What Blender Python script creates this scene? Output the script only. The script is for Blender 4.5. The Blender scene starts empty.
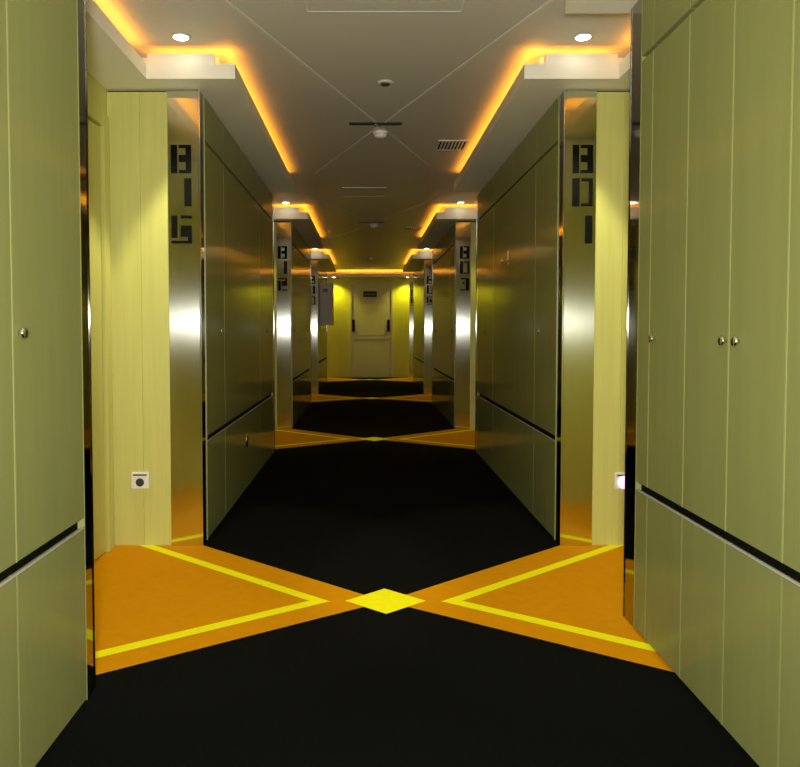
import bpy, bmesh, math
from mathutils import Vector, Matrix

scene = bpy.context.scene
COL = scene.collection
PI = math.pi

# ------------------------------------------------------------------ layout (metres)
XL, XR = -0.832, 0.986          # the corridor faces of the closet blocks
XC = 0.077                      # corridor centre line
XOL, XOR = -1.30, 1.454         # the walls at the back of the alcoves
P = 4.22                        # one bay of the corridor
F0 = 3.54                       # alcove-facing front of the second block
ZS, ZC = 2.30, 2.46             # soffit underside, ceiling
YB, YE = -1.9, 16.2             # back wall, end wall

# ------------------------------------------------------------------ materials
def mat(name, color, rough=0.5, metal=0.0, color2=None, scale=(1, 1, 1), nscale=8.0, bump=0.0,
        detail=4.0, aniso=0.0, tangent=None, emit=None, estr=0.0, coat=0.0, spec=0.5, var=None):
    m = bpy.data.materials.new(name); m.use_nodes = True
    nt = m.node_tree; N = nt.nodes; L = nt.links
    b = N['Principled BSDF']
    b.inputs['Base Color'].default_value = (*color, 1)
    b.inputs['Roughness'].default_value = rough
    b.inputs['Metallic'].default_value = metal
    b.inputs['Specular IOR Level'].default_value = spec
    b.inputs['Coat Weight'].default_value = coat
    b.inputs['Coat Roughness'].default_value = 0.08
    if color2 is not None or bump:
        tc = N.new('ShaderNodeTexCoord'); mp = N.new('ShaderNodeMapping'); nz = N.new('ShaderNodeTexNoise')
        mp.inputs['Scale'].default_value = scale
        nz.inputs['Scale'].default_value = nscale; nz.inputs['Detail'].default_value = detail
        L.new(tc.outputs['Object'], mp.inputs['Vector']); L.new(mp.outputs['Vector'], nz.inputs['Vector'])
        if color2 is not None:
            r = N.new('ShaderNodeValToRGB')
            r.color_ramp.elements[0].position = 0.3; r.color_ramp.elements[1].position = 0.7
            r.color_ramp.elements[0].color = (*color, 1); r.color_ramp.elements[1].color = (*color2, 1)
            L.new(nz.outputs['Fac'], r.inputs['Fac']); L.new(r.outputs['Color'], b.inputs['Base Color'])
        if bump:
            bp = N.new('ShaderNodeBump'); bp.inputs['Strength'].default_value = bump; bp.inputs['Distance'].default_value = 0.002
            L.new(nz.outputs['Fac'], bp.inputs['Height']); L.new(bp.outputs['Normal'], b.inputs['Normal'])
    if aniso:
        b.inputs['Anisotropic'].default_value = aniso
        cx = N.new('ShaderNodeCombineXYZ')
        for i in range(3): cx.inputs[i].default_value = tangent[i]
        L.new(cx.outputs[0], b.inputs['Tangent'])
    if emit:
        b.inputs['Emission Color'].default_value = (*emit, 1); b.inputs['Emission Strength'].default_value = estr
    return m

M = {}
M['wood'] = mat('olive_wood_veneer', (.244, .259, .083), .13, 0, (.262, .277, .092), (5, 5, .35), 6.0, .01, spec=.07)
M['pale_wood'] = mat('pale_wood_veneer', (.575, .57, .155), .42, 0, (.63, .62, .18), (7, 7, .3), 6.0, .02)
M['edge'] = mat('pale_edge_banding', (.30, .32, .10), .35)
M['alu'] = mat('satin_aluminium', (.58, .58, .50), .4, .3, (.62, .62, .54), (1, 1, 1), 9)
M['carcass'] = mat('dark_carcass', (.004, .004, .003), .8, spec=.1)
M['mirror'] = mat('dark_polished_steel', (.34, .33, .29), .05, 1.0, (.37, .36, .31), (1, 1, .2), 4.0)
M['steel'] = mat('brushed_steel', (.74, .77, .64), .18, 1.0, (.80, .83, .70), (40, 40, .6), 6.0, .0, aniso=1.0, tangent=(1, 0, 0))
M['chrome'] = mat('chrome', (.86, .86, .84), .12, 1.0, (.8, .8, .8), (1, 1, 1), 5)
M['black'] = mat('black_acrylic', (.004, .005, .0035), .85, 0, (.006, .007, .005), (1, 1, 1), 20, spec=.05)
M['ceiling'] = mat('ceiling_paint', (.57, .56, .475), .42, 0, (.59, .58, .49), (1, 1, 1), 3.0, .01)
M['soffit'] = mat('soffit_paint', (.82, .80, .63), .5, 0, (.84, .82, .65), (1, 1, 1), 3.0, .01)
M['line'] = mat('pale_ceiling_bead', (.66, .65, .58), .4, 0, (.70, .69, .62), (1, 1, 1), 5)  # pale tone of the ceiling light streaks, also the access panel frames
M['black_carpet'] = mat('black_carpet', (.0022, .0025, .002), .95, 0, (.0055, .006, .005), (1, 1, 1), 160.0, .5, spec=.05)
M['orange_carpet'] = mat('orange_carpet', (.60, .255, .002), .85, 0, (.65, .275, .003), (1, 1, 1), 22.0, .2, spec=.03)
M['yellow_carpet'] = mat('yellow_carpet', (.86, .82, .006), .85, 0, (.92, .88, .01), (1, 1, 1), 40.0, .2, spec=.03)
M['yellow_wall'] = mat('yellow_wall_paint', (.58, .56, .008), .5, 0, (.64, .615, .012), (4, 4, .5), 4.0, .02)
M['door_paint'] = mat('grey_olive_door_paint', (.60, .59, .23), .45, 0, (.63, .62, .245), (2, 2, .5), 4.0, .02)
M['door_pale'] = mat('pale_door_infill', (.66, .65, .16), .4, 0, (.70, .69, .18), (2, 2, .5), 4.0)
M['white_plastic'] = mat('white_plastic', (.82, .80, .74), .35, 0, (.86, .84, .78), (1, 1, 1), 10)
M['dark_plastic'] = mat('dark_plastic', (.03, .03, .03), .4, 0, (.045, .045, .045), (1, 1, 1), 10)
M['grey_metal'] = mat('grey_painted_metal', (.56, .56, .45), .5, .0, (.60, .60, .48), (1, 1, 1), 8)
M['sign'] = mat('dark_green_sign', (.02, .035, .02), .6, 0, (.03, .045, .028), (1, 1, 1), 10, spec=.15)
M['sign_text'] = mat('sign_lettering', (.30, .32, .22), .5, 0, (.33, .35, .25), (1, 1, 1), 10)
M['lamp'] = mat('lamp_lens', (1, 1, 1), .3, emit=(1, .93, .80), estr=14)
M['violet_lamp'] = mat('violet_lamp', (1, .9, 1), .3, emit=(1, .45, 1.0), estr=1.1)  # emission stands in for flash glare on the right socket
M['daylight'] = mat('daylit_glass', (.9, .9, .9), .2, emit=(.97, .95, 1.0), estr=5)  # emission of the unseen pane added behind the camera

# brushed steel: a clear mirror lobe mixed with the wide lobe of the brushing
nt = M['steel'].node_tree; N = nt.nodes; L = nt.links
g2 = N.new('ShaderNodeBsdfAnisotropic'); g2.inputs['Roughness'].default_value = .07; g2.inputs['Color'].default_value = (.66, .69, .55, 1)
mx = N.new('ShaderNodeMixShader'); mx.inputs[0].default_value = .35
L.new(N['Principled BSDF'].outputs[0], mx.inputs[1]); L.new(g2.outputs[0], mx.inputs[2])
L.new(mx.outputs[0], N['Material Output'].inputs['Surface'])

# ------------------------------------------------------------------ helpers
def box(bm, x0, x1, y0, y1, z0, z1, mi=0, bev=0.0):
    if x1 < x0: x0, x1 = x1, x0
    v = [bm.verts.new(c) for c in ((x0, y0, z0), (x1, y0, z0), (x1, y1, z0), (x0, y1, z0),
                                   (x0, y0, z1), (x1, y0, z1), (x1, y1, z1), (x0, y1, z1))]
    fs = [bm.faces.new([v[i] for i in q]) for q in ((3, 2, 1, 0), (4, 5, 6, 7), (0, 1, 5, 4), (1, 2, 6, 5), (2, 3, 7, 6), (3, 0, 4, 7))]
    for f in fs: f.material_index = mi
    if bev:
        es = list({e for f in fs for e in f.edges})
        r = bmesh.ops.bevel(bm, geom=es, offset=bev, segments=2, affect='EDGES', clamp_overlap=True)
        for f in r['faces']: f.material_index = mi

def lathe(bm, prof, axis='Z', origin=(0, 0, 0), n=28, flip=1, mi=0, a=1.0, b=1.0):
    """prof: list of (radius, height along axis)."""
    rings = []
    ox, oy, oz = origin
    for r, h in prof:
        ring = []
        for i in range(n):
            t = 2 * PI * i / n
            u, w = r * math.cos(t) * a, r * math.sin(t) * b
            h_ = h * flip
            if axis == 'Z': c = (ox + u, oy + w, oz + h_)
            elif axis == 'X': c = (ox + h_, oy + u, oz + w)
            else: c = (ox + u, oy + h_, oz + w)
            ring.append(bm.verts.new(c))
        rings.append(ring)
    for k in range(len(rings) - 1):
        for i in range(n):
            f = bm.faces.new((rings[k][i], rings[k][(i + 1) % n], rings[k + 1][(i + 1) % n], rings[k + 1][i]))
            f.material_index = mi; f.smooth = True
    for ring in (rings[0], rings[-1]):
        f = bm.faces.new(ring); f.material_index = mi

def poly(bm, pts, z, mi=0):
    f = bm.faces.new([bm.verts.new((x, y, z)) for x, y in pts])
    f.normal_update()
    if f.normal.z < 0: f.normal_flip()
    f.material_index = mi

def obj(name, bm, mats, parent=None, kind=None, label=None, recalc=True):
    if recalc: bmesh.ops.recalc_face_normals(bm, faces=bm.faces[:])
    me = bpy.data.meshes.new(name); bm.to_mesh(me); bm.free()
    if not isinstance(mats, (list, tuple)): mats = [mats]
    for m in mats: me.materials.append(m)
    o = bpy.data.objects.new(name, me); COL.objects.link(o)
    if parent:
        o.parent = parent
        o.matrix_parent_inverse = Matrix.Translation(parent.location).inverted()
    if kind: o['kind'] = kind
    if label: o['label'] = label
    return o

def thing(name, label, cat, loc=(0, 0, 0), group=None):
    o = bpy.data.objects.new(name, None); COL.objects.link(o)
    o.location = loc; o['label'] = label; o['category'] = cat
    o.empty_display_size = .1
    if group: o['group'] = group
    return o

def bxo(name, mats, parent, *b, bev=0.0, kind=None, label=None):
    bm = bmesh.new(); box(bm, *b, bev=bev)
    return obj(name, bm, mats, parent, kind, label)

def copy_thing(src, loc, label, group=None):
    r = src.copy(); COL.objects.link(r); r.location = loc; r['label'] = label
    if group: r['group'] = group
    for ch in src.children:
        c = ch.copy(); COL.objects.link(c); c.parent = r
        for g in ch.children:
            d = g.copy(); COL.objects.link(d); d.parent = c
    return r

# ------------------------------------------------------------------ floor
bm = bmesh.new()
box(bm, XOL - .1, XOR + .1, YB - .1, YE + .1, -.08, 0, 0)
def mir(p): return (2 * XC - p[0], p[1])
LO, UP = .645, .81
for k in range(-1, 4):
    yc = 2.80 + P * k
    dF = F0 + P * k
    s = lambda p: p
    for side in (0, 1):
        g = (lambda p: p) if side == 0 else mir
        hw = XC - XL
        top = min(yc + UP * hw, dF)
        lo = yc - LO * hw
        pts = [(XC, yc), (XL, top), (XL, dF), (XOL, dF), (XOL, dF - 1.44), (XC - (yc - dF + 1.44) / LO, dF - 1.44)]
        poly(bm, [g(p) for p in pts], .001, 1)
        ax = XC - .268; w = .031
        t1 = (dF - yc) / .79; t2 = 1.10
        # V of yellow stripe, mitred at the apex
        up = [(ax + w / .79, yc), (ax + w / .79 - t1, dF), (ax - w / .79 - t1, dF), (ax - w / .79, yc)]
        dn = [(ax + w / .65, yc), (ax - w / .65, yc), (ax - w / .65 - t2 * .92, yc - .65 * t2 * .92), (ax + w / .65 - t2 * .92, yc - .65 * t2 * .92)]
        poly(bm, [g(p) for p in up], .002, 2); poly(bm, [g(p) for p in dn], .0022, 2)
    poly(bm, [(XC + .165, yc), (XC, yc + .135), (XC - .165, yc), (XC, yc - .13)], .003, 2)
obj('floor', bm, [M['black_carpet'], M['orange_carpet'], M['yellow_carpet']], kind='structure', recalc=False)

# ------------------------------------------------------------------ outer walls, end wall, back wall, ceiling
bxo('wall_left', M['pale_wood'], None, XOL - .1, XOL, YB, YE, 0, ZC, kind='structure')
bxo('wall_right', M['pale_wood'], None, XOR, XOR + .1, YB, YE, 0, ZC, kind='structure')
bxo('wall_end', M['yellow_wall'], None, XOL, XOR, YE, YE + .1, 0, ZC, kind='structure')
bm = bmesh.new()
WX0, WX1, WZ0, WZ1 = -.48, .64, 1.00, 1.48
box(bm, XOL, WX0, YB - .1, YB, 0, ZC); box(bm, WX1, XOR, YB - .1, YB, 0, ZC)
box(bm, WX0, WX1, YB - .1, YB, 0, WZ0); box(bm, WX0, WX1, YB - .1, YB, WZ1, ZC)
obj('wall_back', bm, M['pale_wood'], kind='structure')
w = bxo('window_1', M['daylight'], None, WX0, WX1, YB - .07, YB - .05, WZ0, WZ1, kind='structure')  # unseen window added behind the camera as a light source
bm = bmesh.new()
for a in ((WX0, WX1, YB - .05, YB + .02, WZ0 - .04, WZ0), (WX0, WX1, YB - .05, YB + .02, WZ1, WZ1 + .04)): box(bm, *a)
obj('window_frame', bm, M['white_plastic'], w)
bxo('ceiling', M['ceiling'], None, XOL - .1, XOR + .1, YB - .1, YE + .1, ZC, ZC + .1, kind='structure')

# diagonal light streaks crossing on the ceiling of each bay, built as pale beads
n_trim_or_streak = 1
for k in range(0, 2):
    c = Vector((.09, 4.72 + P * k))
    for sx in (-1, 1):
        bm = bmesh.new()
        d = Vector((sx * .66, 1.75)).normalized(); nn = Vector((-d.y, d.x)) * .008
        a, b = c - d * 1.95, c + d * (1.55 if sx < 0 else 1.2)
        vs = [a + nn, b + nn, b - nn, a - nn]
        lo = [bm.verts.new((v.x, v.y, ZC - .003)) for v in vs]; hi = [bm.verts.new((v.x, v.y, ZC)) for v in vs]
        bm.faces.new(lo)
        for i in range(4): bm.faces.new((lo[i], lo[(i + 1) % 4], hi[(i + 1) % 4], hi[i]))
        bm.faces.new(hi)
        obj('trim_%d' % n_trim_or_streak, bm, M['line'], kind='structure'); n_trim_or_streak += 1  # light streak in pale geometry, numbered along with the soffits

# ------------------------------------------------------------------ soffits with a lip for the cove light
def area(name, loc, sx, sy, rot, power, color):
    l = bpy.data.lights.new(name, 'AREA'); l.shape = 'RECTANGLE'; l.size = sx; l.size_y = sy
    l.energy = power; l.color = color; l.spread = math.radians(125)
    o = bpy.data.objects.new(name, l); COL.objects.link(o); o.location = loc; o.rotation_euler = rot
    return o
AMBER = (1.0, .36, .02)
COVE = .85          # watts per metre of strip
def cove(x0, y0, x1, y1, p=1.0):
    ln = math.hypot(x1 - x0, y1 - y0)
    ang = math.atan2(y1 - y0, x1 - x0)
    area('cove_light', ((x0 + x1) / 2, (y0 + y1) / 2, 2.385), ln, .02, (PI, 0, ang), COVE * ln * p, AMBER)

XIL, XAL = -.628, -1.052      # lip edges on the left: over the corridor, over the alcove
bays = []
for side in (-1, 1):
    g = (lambda x: x) if side < 0 else (lambda x: 2 * XC - x - (.028 if x > -.8 else 0))
    for k in range(-1, 4):
        F = F0 + P * k
        y0, y1 = F - .15, F - 1.44 + P - .22
        if k == -1: y1 = 2.114 if side < 0 else 2.70
        bm = bmesh.new()
        box(bm, g(XOL), g(XIL), y0, y1, ZS, ZS + .07)
        box(bm, g(XOL), g(XIL - .11), y0 + .16, y1 - .05, ZS + .07, ZC)
        box(bm, g(XAL), g(XIL - .105), y0 + .02, y0 + .045, ZS + .07, ZC - .035)
        # the narrow soffit along the back of the alcove in front of this block
        ya = (F - 1.44 - .22) if k != 0 else (2.114 if side < 0 else 2.70)
        if k == -1: ya = YB
        box(bm, g(XOL), g(XAL), ya, y0, ZS, ZS + .07)
        box(bm, g(XOL), g(XAL - .08), ya, y0 + .16, ZS + .07, ZC)
        obj('trim_%d' % n_trim_or_streak, bm, M['soffit'], kind='structure'); n_trim_or_streak += 1
        cove(g(XIL - .05), y0 + .03, g(XIL - .05), y1 - .02, 1.0 if k < 1 else 1.25)
        cove(g(XAL), y0 + .085, g(XIL - .04), y0 + .085, 1.2 if k < 1 else 1.8)
        cove(g(XAL - .04), ya, g(XAL - .04), y0)
# the last soffit across the end of the corridor
bm = bmesh.new()
box(bm, XOL, XOR, 15.86, YE, ZS, ZS + .07); box(bm, XOL, XOR, 15.95, YE, ZS + .07, ZC)
obj('trim_%d' % n_trim_or_streak, bm, M['soffit'], kind='structure'); n_trim_or_streak += 1
cove(-1.2, 15.905, 1.35, 15.905, 1.6)

# ------------------------------------------------------------------ closets
ZG0, ZG1 = .524, .547        # dark groove above the lower panels
ZT0, ZT1 = 2.062, 2.078      # groove under the frieze
def knob_bm(x, y, z, s):
    bm = bmesh.new()
    lathe(bm, [(.006, -.002), (.006, .006), (.012, .008), (.0145, .012), (.012, .017), (.006, .019)], 'X', (x, y, z), 20, s)
    return bm

def closet(side, y0, y1, joints, knobs, label, kz=1.093, near=False, frieze=None, end_w=.095, side_label=None):
    """side -1 left, +1 right. y0 = alcove side nearest the camera, y1 = far end."""
    xf = XL if side < 0 else XR
    xo = XOL if side < 0 else XOR
    d = -1 if side < 0 else 1             # into the block
    t = thing('built_in_closet', label, 'closet', (xf, (y0 + y1) / 2, 0), 'built-in closets along the corridor')
    th = .02
    bxo('carcass', M['carcass'], t, xf + d * th, xo - d * .002, y0 + .02, y1 - .02, .0, ZS - .002)
    # side panels that face the alcoves
    for yy0, yy1, front in ((y0, y0 + .02, True), (y1 - .02, y1, False)):
        bm = bmesh.new()
        xa = xf + d * (.006 if front else .02)
        xm = xo - d * .167
        box(bm, xa, xm + d * .0015, yy0, yy1, .0, ZS - .012, 0, .001)
        box(bm, xm + d * .0025, xo - d * .002, yy0, yy1, .0, ZS - .012, 0, .001)
        obj('side_panel', bm, M['pale_wood'], t, label=side_label if front else None)
    # polished strips at both ends of the corridor face
    ws0 = y0 + .004
    bxo('polished_strip', M['mirror'], t, xf + d * .003, xf + d * th, ws0, ws0 + end_w - .004, .0, ZS - .002, label='dark mirror-polished steel strip')
    bxo('polished_strip', M['mirror'], t, xf + d * .003, xf + d * th, y1 - end_w, y1 - .004, .0, ZS - .002, label='dark mirror-polished steel strip')
    bxo('corner_trim', M['chrome'], t, xf, xf + d * .006, y0 - .013, y0 + .004, .0, ZS - .002, bev=.001, label='thin chrome corner strip')
    bxo('corner_trim', M['mirror'], t, xf, xf + d * th, y1 - .004, y1 + .001, .0, ZS - .002, bev=.001, label='thin dark steel corner strip')
    ys = [y0 + end_w] + list(joints) + [y1 - end_w]
    g = .0016
    for a, b in zip(ys[:-1], ys[1:]):
        bm = bmesh.new()
        box(bm, xf, xf + d * th, a + g + .0035, b - g, ZG1, ZT0, 0, .0015)
        box(bm, xf - d * .0003, xf + d * th, a + g, a + g + .0035, ZG1, ZT0, 1)
        dr = obj('closet_door', bm, [M['wood'], M['edge']], t)
        for ky in knobs:
            if a < ky < b:
                obj('door_knob', knob_bm(xf, ky, kz, -d), M['chrome'], dr, label='small round chrome knob')
        bm = bmesh.new()
        box(bm, xf, xf + d * th, a + g + .002, b - g, .004, ZG0 - .009, 0, .0015)
        box(bm, xf, xf + d * th, a + g, a + g + .002, .004, ZG0 - .009, 0)
        obj('lower_panel', bm, [M['wood'], M['edge']], t)
    fr = frieze if frieze else ys
    for a, b in zip(fr[:-1], fr[1:]):
        bm = bmesh.new()
        box(bm, xf, xf + d * th, a + g, b - g, ZT1, ZS - .002, 0, .0015)
        obj('frieze_panel', bm, M['wood'], t)
    for yy in (y0 + end_w, y1 - end_w):
        bxo('corner_trim', M['edge'], t, xf - d * .001, xf + d * th, yy - .002, yy + .002, .0, ZS - .002, label='thin pale edge strip')
    bxo('panel_rail', M['alu'], t, xf - d * .001, xf + d * .0025, y0 + end_w, y1 - end_w, ZG0 - .008, ZG0 - .002, label='thin bright metal rail under the dark groove')
    return t

def strip(o): return o
# nearest blocks
closet(-1, -.68, 2.114, [-.10, .33, .77, 1.21, 1.645], [1.675, .82, .28],
       'olive wood closet block with one knobbed door at the left edge, in the foreground', end_w=.067,
       side_label='pale wood side panel facing the alcove')
closet(1, -.68, 2.655, [-.06, .22, .50, .78, 1.06, 1.35, 1.641, 1.904, 2.167, 2.44], [2.395, 1.92, 1.852, 1.02, .54],
       'olive wood closet block with three knobs filling the right foreground', kz=1.07, end_w=.11,
       side_label='pale wood side panel facing the alcove')
names = {
    (-1, 0): 'dark glossy closet block left of the corridor, behind the B15 panel',
    (1, 0): 'dark glossy closet block right of the corridor, behind the B01 panel',
    (-1, 1): 'dark closet block on the left, just beyond the B12 panel',
    (1, 1): 'dark closet block on the right, just beyond the B03 panel',
    (-1, 2): 'last narrow closet block on the left, next to the grey wall cabinet',
    (1, 2): 'last narrow closet block on the right before the yellow end wall',
}
for k in range(3):
    for sd in (-1, 1):
        F = F0 + P * k
        js = [F + .565, F + 1.92]
        closet(sd, F, F + P - 1.44, js, [F + .42, F + 2.26], names[(sd, k)],
               frieze=[F + .095, F + .565, F + 1.21, F + 1.92, F + P - 1.44 - .095],
               side_label='pale yellow wood side panel facing the camera')

# ------------------------------------------------------------------ number panels
def R(x0, x1, z0, z1): return (x0, x1, z0, z1)
GLYPH = {   # rectangles on a cell 0..1 wide, 0..1 high (z up), stencil style
    'B': [(0, .30, 0, 1), (.40, 1, .90, 1), (.74, 1, 0, .90), (.40, .74, .40, .64), (.40, .74, 0, .10)],
    '1': [(.66, 1, 0, 1)],
    '0': [(0, .34, 0, 1), (.44, 1, .90, 1), (.82, 1, .1, .90), (.44, 1, 0, .10)],
    '5': [(0, .28, .20, 1), (.46, 1, .90, 1), (.46, 1, .24, .64), (.82, 1, .08, .24), (0, 1, 0, .09)],
    '2': [(0, .80, .90, 1), (.80, 1, .38, 1), (.42, .80, .38, .78), (0, .30, 0, .80), (.44, 1, 0, .09)],
    '3': [(.66, 1, 0, 1), (.10, .58, .90, 1), (.30, .50, .56, .68), (.05, .58, 0, .10)],
    '7': [(0, .55, .90, 1), (.66, 1, 0, 1)],
}
def number_panel(side, y, text, label):
    xf = XL if side < 0 else XR
    d = -1 if side < 0 else 1
    t = thing('number_panel', label, 'room number panel', (xf + d * .1, y, 0), 'brushed steel room number panels')
    xa, xb = sorted((xf + d * .0065, xf + d * .161))
    bxo('steel_plate', M['steel'], t, xa, xb, y - .0125, y - .0005, .0, ZS - .012, bev=.0015)
    cx = xf + d * .094
    for ch, z1 in zip(text, (2.022, 1.857, 1.672)):
        w, h = .100, .138
        bm = bmesh.new()
        for a, b, c, e in GLYPH[ch]:
            box(bm, cx - w / 2 + a * w, cx - w / 2 + b * w, y - .0185, y - .0125, z1 - h + c * h, z1 - h + e * h)
        obj('digit' if ch != 'B' else 'letter', bm, M['black'], t, label='black stencil-cut ' + ('letter B' if ch == 'B' else 'digit ' + ch))
    return t
number_panel(-1, F0, 'B15', 'brushed steel panel reading B15, left of the corridor')
number_panel(1, F0, 'B01', 'brushed steel panel reading B01, right of the corridor')
number_panel(-1, F0 + P, 'B12', 'brushed steel panel reading B12, left of the corridor')
number_panel(1, F0 + P, 'B03', 'brushed steel panel reading B03, right of the corridor')
number_panel(-1, F0 + 2 * P, 'B10', 'narrow distant steel panel reading B10, beside the grey wall cabinet')
number_panel(1, F0 + 2 * P, 'B05', 'narrow distant steel panel reading B05 on the right')
number_panel(1, YE, 'B07', 'steel number sliver at the right end of the yellow end wall')

# ------------------------------------------------------------------ sockets on the side panels
def socket(x, y, z, label, glare=False):
    t = thing('wall_socket', label, 'socket', (x, y, z))
    bm = bmesh.new(); box(bm, x - .044, x + .044, y - .012, y, z - .042, z + .042, 0, .004)
    obj('plate', bm, M['white_plastic'], t)
    bxo('slot', M['dark_plastic'], t, x - .034, x + .034, y - .0135, y - .0115, z + .024, z + .031)
    bm = bmesh.new()
    if glare:
        lathe(bm, [(.034, 0), (.034, .006), (.028, .012), (.012, .016)], 'Y', (x + .004, y - .011, z - .008), 24, -1)  # flash reflection on the plate, built as a glowing dome
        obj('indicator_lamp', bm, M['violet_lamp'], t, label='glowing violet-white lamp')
    else:
        lathe(bm, [(.021, 0), (.021, .003), (.016, .0035)], 'Y', (x, y - .0115, z - .010), 24, -1)
        obj('socket_hole', bm, M['dark_plastic'], t)
    return t
socket(-1.15, F0, .337, 'square white wall socket with dark round hole on the left pale panel')
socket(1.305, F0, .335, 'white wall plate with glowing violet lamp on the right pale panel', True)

# ------------------------------------------------------------------ small fittings on the dark closets
x, y, z = XR, 4.88, 1.60
t = thing('wall_hook', 'small bright chrome hook on the dark right closet', 'hook', (x, y, z))
bm = bmesh.new(); box(bm, x - .004, x, y - .016, y + .016, z - .05, z + .05, 0, .002)
obj('back_plate', bm, M['chrome'], t)
bm = bmesh.new()
lathe(bm, [(.006, 0), (.006, .030), (.014, .034), (.017, .042), (.012, .050), (.004, .052)], 'X', (x - .003, y, z - .022), 18, -1)
obj('peg', bm, M['chrome'], t)

x, y, z = XL, 4.83, .335
t = thing('socket_plate', 'small oval metal socket plate low on the dark left closet', 'socket', (x, y, z))
bm = bmesh.new(); lathe(bm, [(.042, 0), (.042, .004), (.036, .008), (.028, .009)], 'X', (x, y, z), 28, 1, a=.8, b=1.15)
obj('rim', bm, M['chrome'], t)
bm = bmesh.new(); lathe(bm, [(.026, .0092), (.026, .0105), (.018, .011)], 'X', (x, y, z), 24, 1, a=.8, b=1.2)
obj('socket_hole', bm, M['dark_plastic'], t)

# ------------------------------------------------------------------ alcove room doors
nd = 2
for k in range(-1, 4):
    for sd in (-1, 1):
        F = F0 + P * k
        xo = XOL if sd < 0 else XOR
        d = 1 if sd < 0 else -1
        ya, yb = max(F - 1.30, YB + .04), F - .045
        if k == 0 and sd > 0: ya, yb = F - .80, F - .045
        if k == 3: yb = YE - .4
        dr = bxo('door_%d' % nd, M['pale_wood'], None, xo, xo + d * .012, ya + .08, yb - .08, .006, 2.08, bev=.002, kind='structure')
        bm = bmesh.new()
        box(bm, xo, xo + d * .03, ya, ya + .075, 0, 2.15, 0, .004); box(bm, xo, xo + d * .03, yb - .075, yb, 0, 2.15, 0, .004)
        box(bm, xo, xo + d * .03, ya + .075, yb - .075, 2.085, 2.15, 0, .004)
        obj('door_casing', bm, M['pale_wood'], dr)
        bm = bmesh.new()
        hy = ya + .15
        lathe(bm, [(.024, 0), (.024, .006), (.010, .008), (.010, .045), (.006, .047)], 'X', (xo + d * .012, hy, 1.0), 18, d)
        box(bm, xo + d * .045, xo + d * .060, hy - .008, hy + .12, .992, 1.008, 0, .003)
        obj('door_handle', bm, M['chrome'], dr)
        nd += 1

# ------------------------------------------------------------------ end door
DX0, DX1, DZ = -.385, .615, 2.19
y = YE
dr = bxo('door_1', M['door_paint'], None, DX0 + .05, DX1 - .05, y - .05, y, .01, DZ - .05, bev=.003, kind='structure')
bm = bmesh.new()
box(bm, DX0, DX0 + .048, y - .07, y, 0, DZ, 0, .004); box(bm, DX1 - .048, DX1, y - .07, y, 0, DZ, 0, .004)
box(bm, DX0 + .048, DX1 - .048, y - .07, y, DZ - .048, DZ, 0, .004)
obj('door_frame', bm, M['door_paint'], dr)
bxo('door_infill', M['door_pale'], dr, -.17, .40, y - .054, y - .0495, .98, 1.70, bev=.001)
bxo('push_rail', M['grey_metal'], dr, -.29, .50, y - .058, y - .0495, .89, .915, bev=.002)
for hx in (-.30, .505):
    bm = bmesh.new()
    box(bm, hx - .028, hx + .028, y - .062, y - .05, 1.06, 1.34, 0, .006)
    box(bm, hx - .016, hx + .016, y - .10, y - .062, 1.10, 1.20, 0, .006)
    obj('door_handle', bm, M['black'], dr, label='black upright door handle plate')
s = bxo('door_sign', M['sign'], dr, -.075, .235, y - .058, y - .0495, 1.86, 1.99, bev=.002, label='small dark sign plate with faint lettering')
bm = bmesh.new()
for i in range(7):
    box(bm, -.045 + i * .037, -.045 + i * .037 + .024, y - .0595, y - .058, 1.90, 1.935)
obj('sign_lettering', bm, M['sign_text'], s)

# ------------------------------------------------------------------ grey cabinet on the left near the end
x0, x1 = XL, -.615
yc0, yc1 = 12.62, 13.12
t = thing('wall_cabinet', 'grey metal cabinet on the left wall near the end door', 'cabinet', (XL, 12.87, 1.2))
bm = bmesh.new(); box(bm, XL, x1 - .02, yc0, yc1, 1.19, 1.95, 0, .01); obj('body', bm, M['grey_metal'], t)
bm = bmesh.new(); box(bm, x1 - .02, x1, yc0 - .004, yc1 + .004, 1.186, 1.954, 0, .006); obj('cabinet_door', bm, M['grey_metal'], t)
bxo('name_plate', M['dark_plastic'], t, XL + .05, XL + .14, yc0 - .004, yc0, 1.78, 1.84)
bm = bmesh.new(); lathe(bm, [(.016, 0), (.016, .006), (.010, .012)], 'X', (x1, yc0 + .06, 1.55), 16, 1); obj('lock', bm, M['chrome'], t)

# ------------------------------------------------------------------ downlights
def spot(loc, power, col, ang, tilt):
    l = bpy.data.lights.new('downlight_beam', 'SPOT'); l.energy = power; l.color = col
    l.spot_size = ang; l.spot_blend = .35 if ang < 1.5 else .9; l.shadow_soft_size = .03
    o = bpy.data.objects.new('downlight_beam', l); COL.objects.link(o); o.location = loc
    o.rotation_euler = (math.radians(tilt), 0, 0)
    return o
where = {(-1, 0): 'recessed round downlight over the left alcove, nearest the camera',
         (1, 0): 'recessed round downlight over the right alcove, nearest the camera',
         (-1, 1): 'smaller recessed downlight over the second left alcove, by the B12 panel',
         (1, 1): 'smaller recessed downlight over the second right alcove, by the B03 panel',
         (-1, 2): 'far recessed downlight over the third left alcove',
         (1, 2): 'far recessed downlight over the third right alcove',
         (-1, 3): 'farthest downlight at the left end of the corridor',
         (1, 3): 'farthest downlight at the right end of the corridor',
         (-1, -1): 'downlight over the left alcove behind the camera',
         (1, -1): 'downlight over the right alcove behind the camera'}
proto = None
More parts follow.
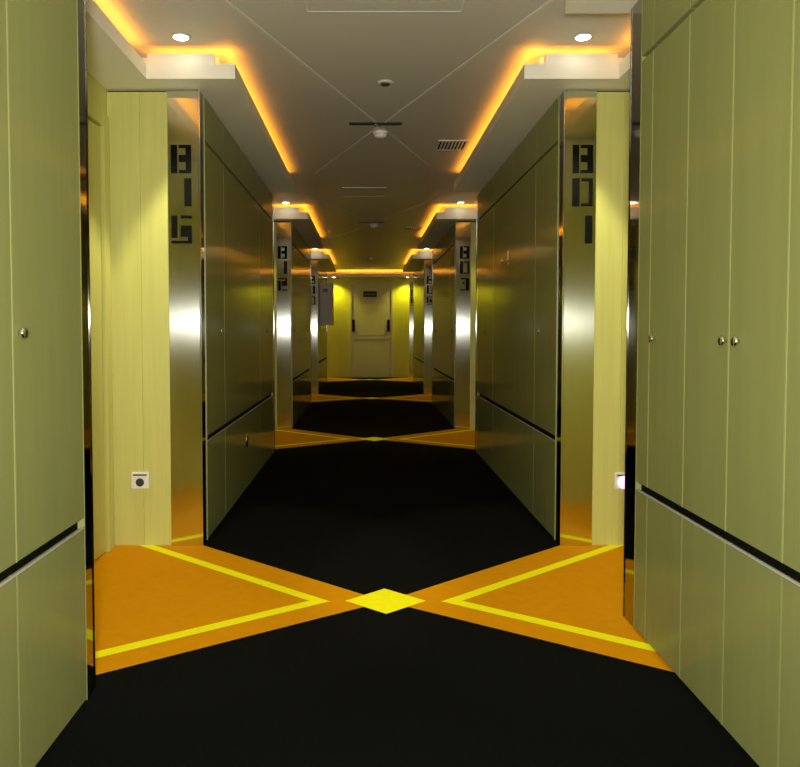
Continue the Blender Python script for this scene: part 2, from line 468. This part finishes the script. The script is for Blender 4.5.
for k in range(-1, 4):
    for sd in (-1, 1):
        x = -.86 if sd < 0 else 2 * XC + .85
        y, z = F0 - .245 + P * k, ZC
        if k == 3: x, y, z = (-.74 if sd < 0 else .93), YE - .25, ZS
        if proto is None:
            proto = t = thing('downlight', where[(sd, k)], 'downlight', (x, y, ZC), 'recessed ceiling downlights')
            bm = bmesh.new()
            lathe(bm, [(.032, .0), (.045, -.001), (.046, -.003), (.040, -.006), (.032, -.005), (.032, .0)], 'Z', (x, y, ZC), 32)
            obj('trim_ring', bm, M['grey_metal'], t)
            bm = bmesh.new(); lathe(bm, [(.031, -.001), (.031, -.0075), (.016, -.009)], 'Z', (x, y, ZC), 28)
            obj('lamp', bm, M['lamp'], t)
            for c in t.children:      # bring the mesh to the thing's own origin so copies can move
                c.data.transform(Matrix.Translation((-x, -y, -ZC))); c.matrix_parent_inverse = Matrix.Identity(4)
        else:
            copy_thing(proto, (x, y, z), where[(sd, k)])
        warm = (1, .93, .66) if k <= 0 else (1, .90, .22)
        spot((x, y, z - .042), {-1: 40, 0: 64, 1: 26, 2: 22, 3: 33}[k], warm, math.radians(60 if k < 3 else 120), -3 if k < 3 else 8)

# ------------------------------------------------------------------ ceiling fittings
def to_local(t, loc):
    for c in t.children:
        c.data.transform(Matrix.Translation(-Vector(loc))); c.matrix_parent_inverse = Matrix.Identity(4)
sm = None
for k, lb in enumerate(('round smoke detector under the dark ceiling slot, nearest the camera', 'second smoke detector farther along the ceiling', 'tiny distant smoke detector near the end of the ceiling')):
    loc = (.095, 4.86 + P * k, ZC)
    if sm is None:
        sm = thing('smoke_detector', lb, 'smoke detector', loc, 'ceiling smoke detectors')
        bm = bmesh.new(); lathe(bm, [(.050, 0), (.050, -.012), (.046, -.016)], 'Z', loc, 28); obj('base', bm, M['white_plastic'], sm)
        bm = bmesh.new(); lathe(bm, [(.042, -.016), (.042, -.030), (.030, -.040), (.010, -.043)], 'Z', loc, 28); obj('sensor_head', bm, M['white_plastic'], sm)
        to_local(sm, loc)
    else: copy_thing(sm, loc, lb)
sl = None
for k, lb in enumerate(('thin dark slot across the ceiling beside the nearest smoke detector', 'second thin ceiling slot, beside the farther smoke detector')):
    loc = (.06, 4.66 + P * k, ZC)
    if sl is None:
        sl = thing('ceiling_slot', lb, 'air slot', loc, 'ceiling air slots')
        bm = bmesh.new(); X, Y, Z = loc
        box(bm, X - .175, X + .175, Y - .03, Y + .03, Z - .006, Z, 0, .002); obj('frame', bm, M['dark_plastic'], sl)
        bm = bmesh.new(); lathe(bm, [(.014, -.006), (.014, -.014), (.008, -.018)], 'Z', loc, 18); obj('centre_nozzle', bm, M['chrome'], sl)
        to_local(sl, loc)
    else: copy_thing(sl, loc, lb)
vg = None
for k, lb in enumerate(('slatted vent grille on the ceiling beside the right cove glow', 'second slatted vent grille, farther along the right of the ceiling')):
    loc = (.625, 5.20 + P * k, ZC)
    if vg is None:
        vg = thing('vent_grille', lb, 'vent', loc, 'ceiling vent grilles')
        X, Y, Z = loc
        bm = bmesh.new(); box(bm, X - .095, X + .095, Y - .12, Y + .12, Z - .002, Z); obj('backing', bm, M['black'], vg)
        bm = bmesh.new()
        for a in ((X - .11, X + .11, Y - .135, Y - .12), (X - .11, X + .11, Y + .12, Y + .135), (X - .11, X - .095, Y - .12, Y + .12), (X + .095, X + .11, Y - .12, Y + .12)):
            box(bm, *a, Z - .008, Z)
        obj('frame', bm, M['grey_metal'], vg)
        for i in range(7):
            xx = X - .075 + i * .025
            bm = bmesh.new(); box(bm, xx - .006, xx + .006, Y - .12, Y + .12, Z - .0075, Z - .0022); obj('slat', bm, M['white_plastic'], vg)
        to_local(vg, loc)
    else: copy_thing(vg, loc, lb)
loc = (.103, 3.90, ZC)
t = thing('ceiling_sensor', 'small flat dark disc on the ceiling above the corridor centre', 'sensor', loc)
bm = bmesh.new(); lathe(bm, [(.045, 0), (.045, -.006), (.036, -.010)], 'Z', loc, 28); obj('disc', bm, M['grey_metal'], t)
bm = bmesh.new(); lathe(bm, [(.026, -.010), (.022, -.014), (.008, -.016)], 'Z', loc, 24); obj('lens', bm, M['dark_plastic'], t)
for loc, hx, hy, lb in (((.075, 2.70, ZC), .33, .34, 'flush ceiling access panel at the top edge, nearest the camera'),
                        ((-.02, 6.95, ZC), .21, .22, 'smaller flush ceiling access panel between the second cove lights')):
    t = thing('access_panel', lb, 'access panel', loc)
    X, Y, Z = loc
    bm = bmesh.new(); box(bm, X - hx + .008, X + hx - .008, Y - hy + .008, Y + hy - .008, Z - .003, Z); obj('panel', bm, M['ceiling'], t)
    bm = bmesh.new()
    for a in ((X - hx, X + hx, Y - hy, Y - hy + .008), (X - hx, X + hx, Y + hy - .008, Y + hy), (X - hx, X - hx + .008, Y - hy + .008, Y + hy - .008), (X + hx - .008, X + hx, Y - hy + .008, Y + hy - .008)):
        box(bm, *a, Z - .0045, Z)
    obj('frame', bm, M['line'], t)

# the photographer's flash, just above the camera
l = bpy.data.lights.new('camera_flash', 'AREA'); l.shape = 'DISK'; l.size = .16; l.energy = 64; l.color = (1, .97, .95)
o = bpy.data.objects.new('camera_flash', l); COL.objects.link(o); o.location = (-.03, -.12, 1.18); o.rotation_euler = (PI / 2, 0, 0)

# ------------------------------------------------------------------ world, camera
wd = bpy.data.worlds.new('World'); scene.world = wd; wd.use_nodes = True
wd.node_tree.nodes['Background'].inputs['Color'].default_value = (0, 0, 0, 1)
cd = bpy.data.cameras.new('Camera'); cam = bpy.data.objects.new('Camera', cd); COL.objects.link(cam)
f = 700.0
cd.sensor_fit = 'HORIZONTAL'; cd.sensor_width = 36; cd.lens = f / 800 * 36
cam.location = (0, 0, 1.1)
cam.rotation_euler = (PI / 2 - math.atan(25 / f), 0, 0)
cd.shift_x = 33.5 / 800; cd.shift_y = -28.5 / 800
cd.clip_start = .02
scene.camera = cam

scene.view_settings.view_transform = 'Standard'; scene.view_settings.look = 'None'
scene.view_settings.gamma = 1; scene.view_settings.use_curve_mapping = False
scene.view_settings.exposure = 0.14
scene.cycles.max_bounces = 10; scene.cycles.diffuse_bounces = 5; scene.cycles.glossy_bounces = 5
scene.cycles.caustics_reflective = True
scene.cycles.use_denoising = True
scene.cycles.sample_clamp_indirect = 4.0
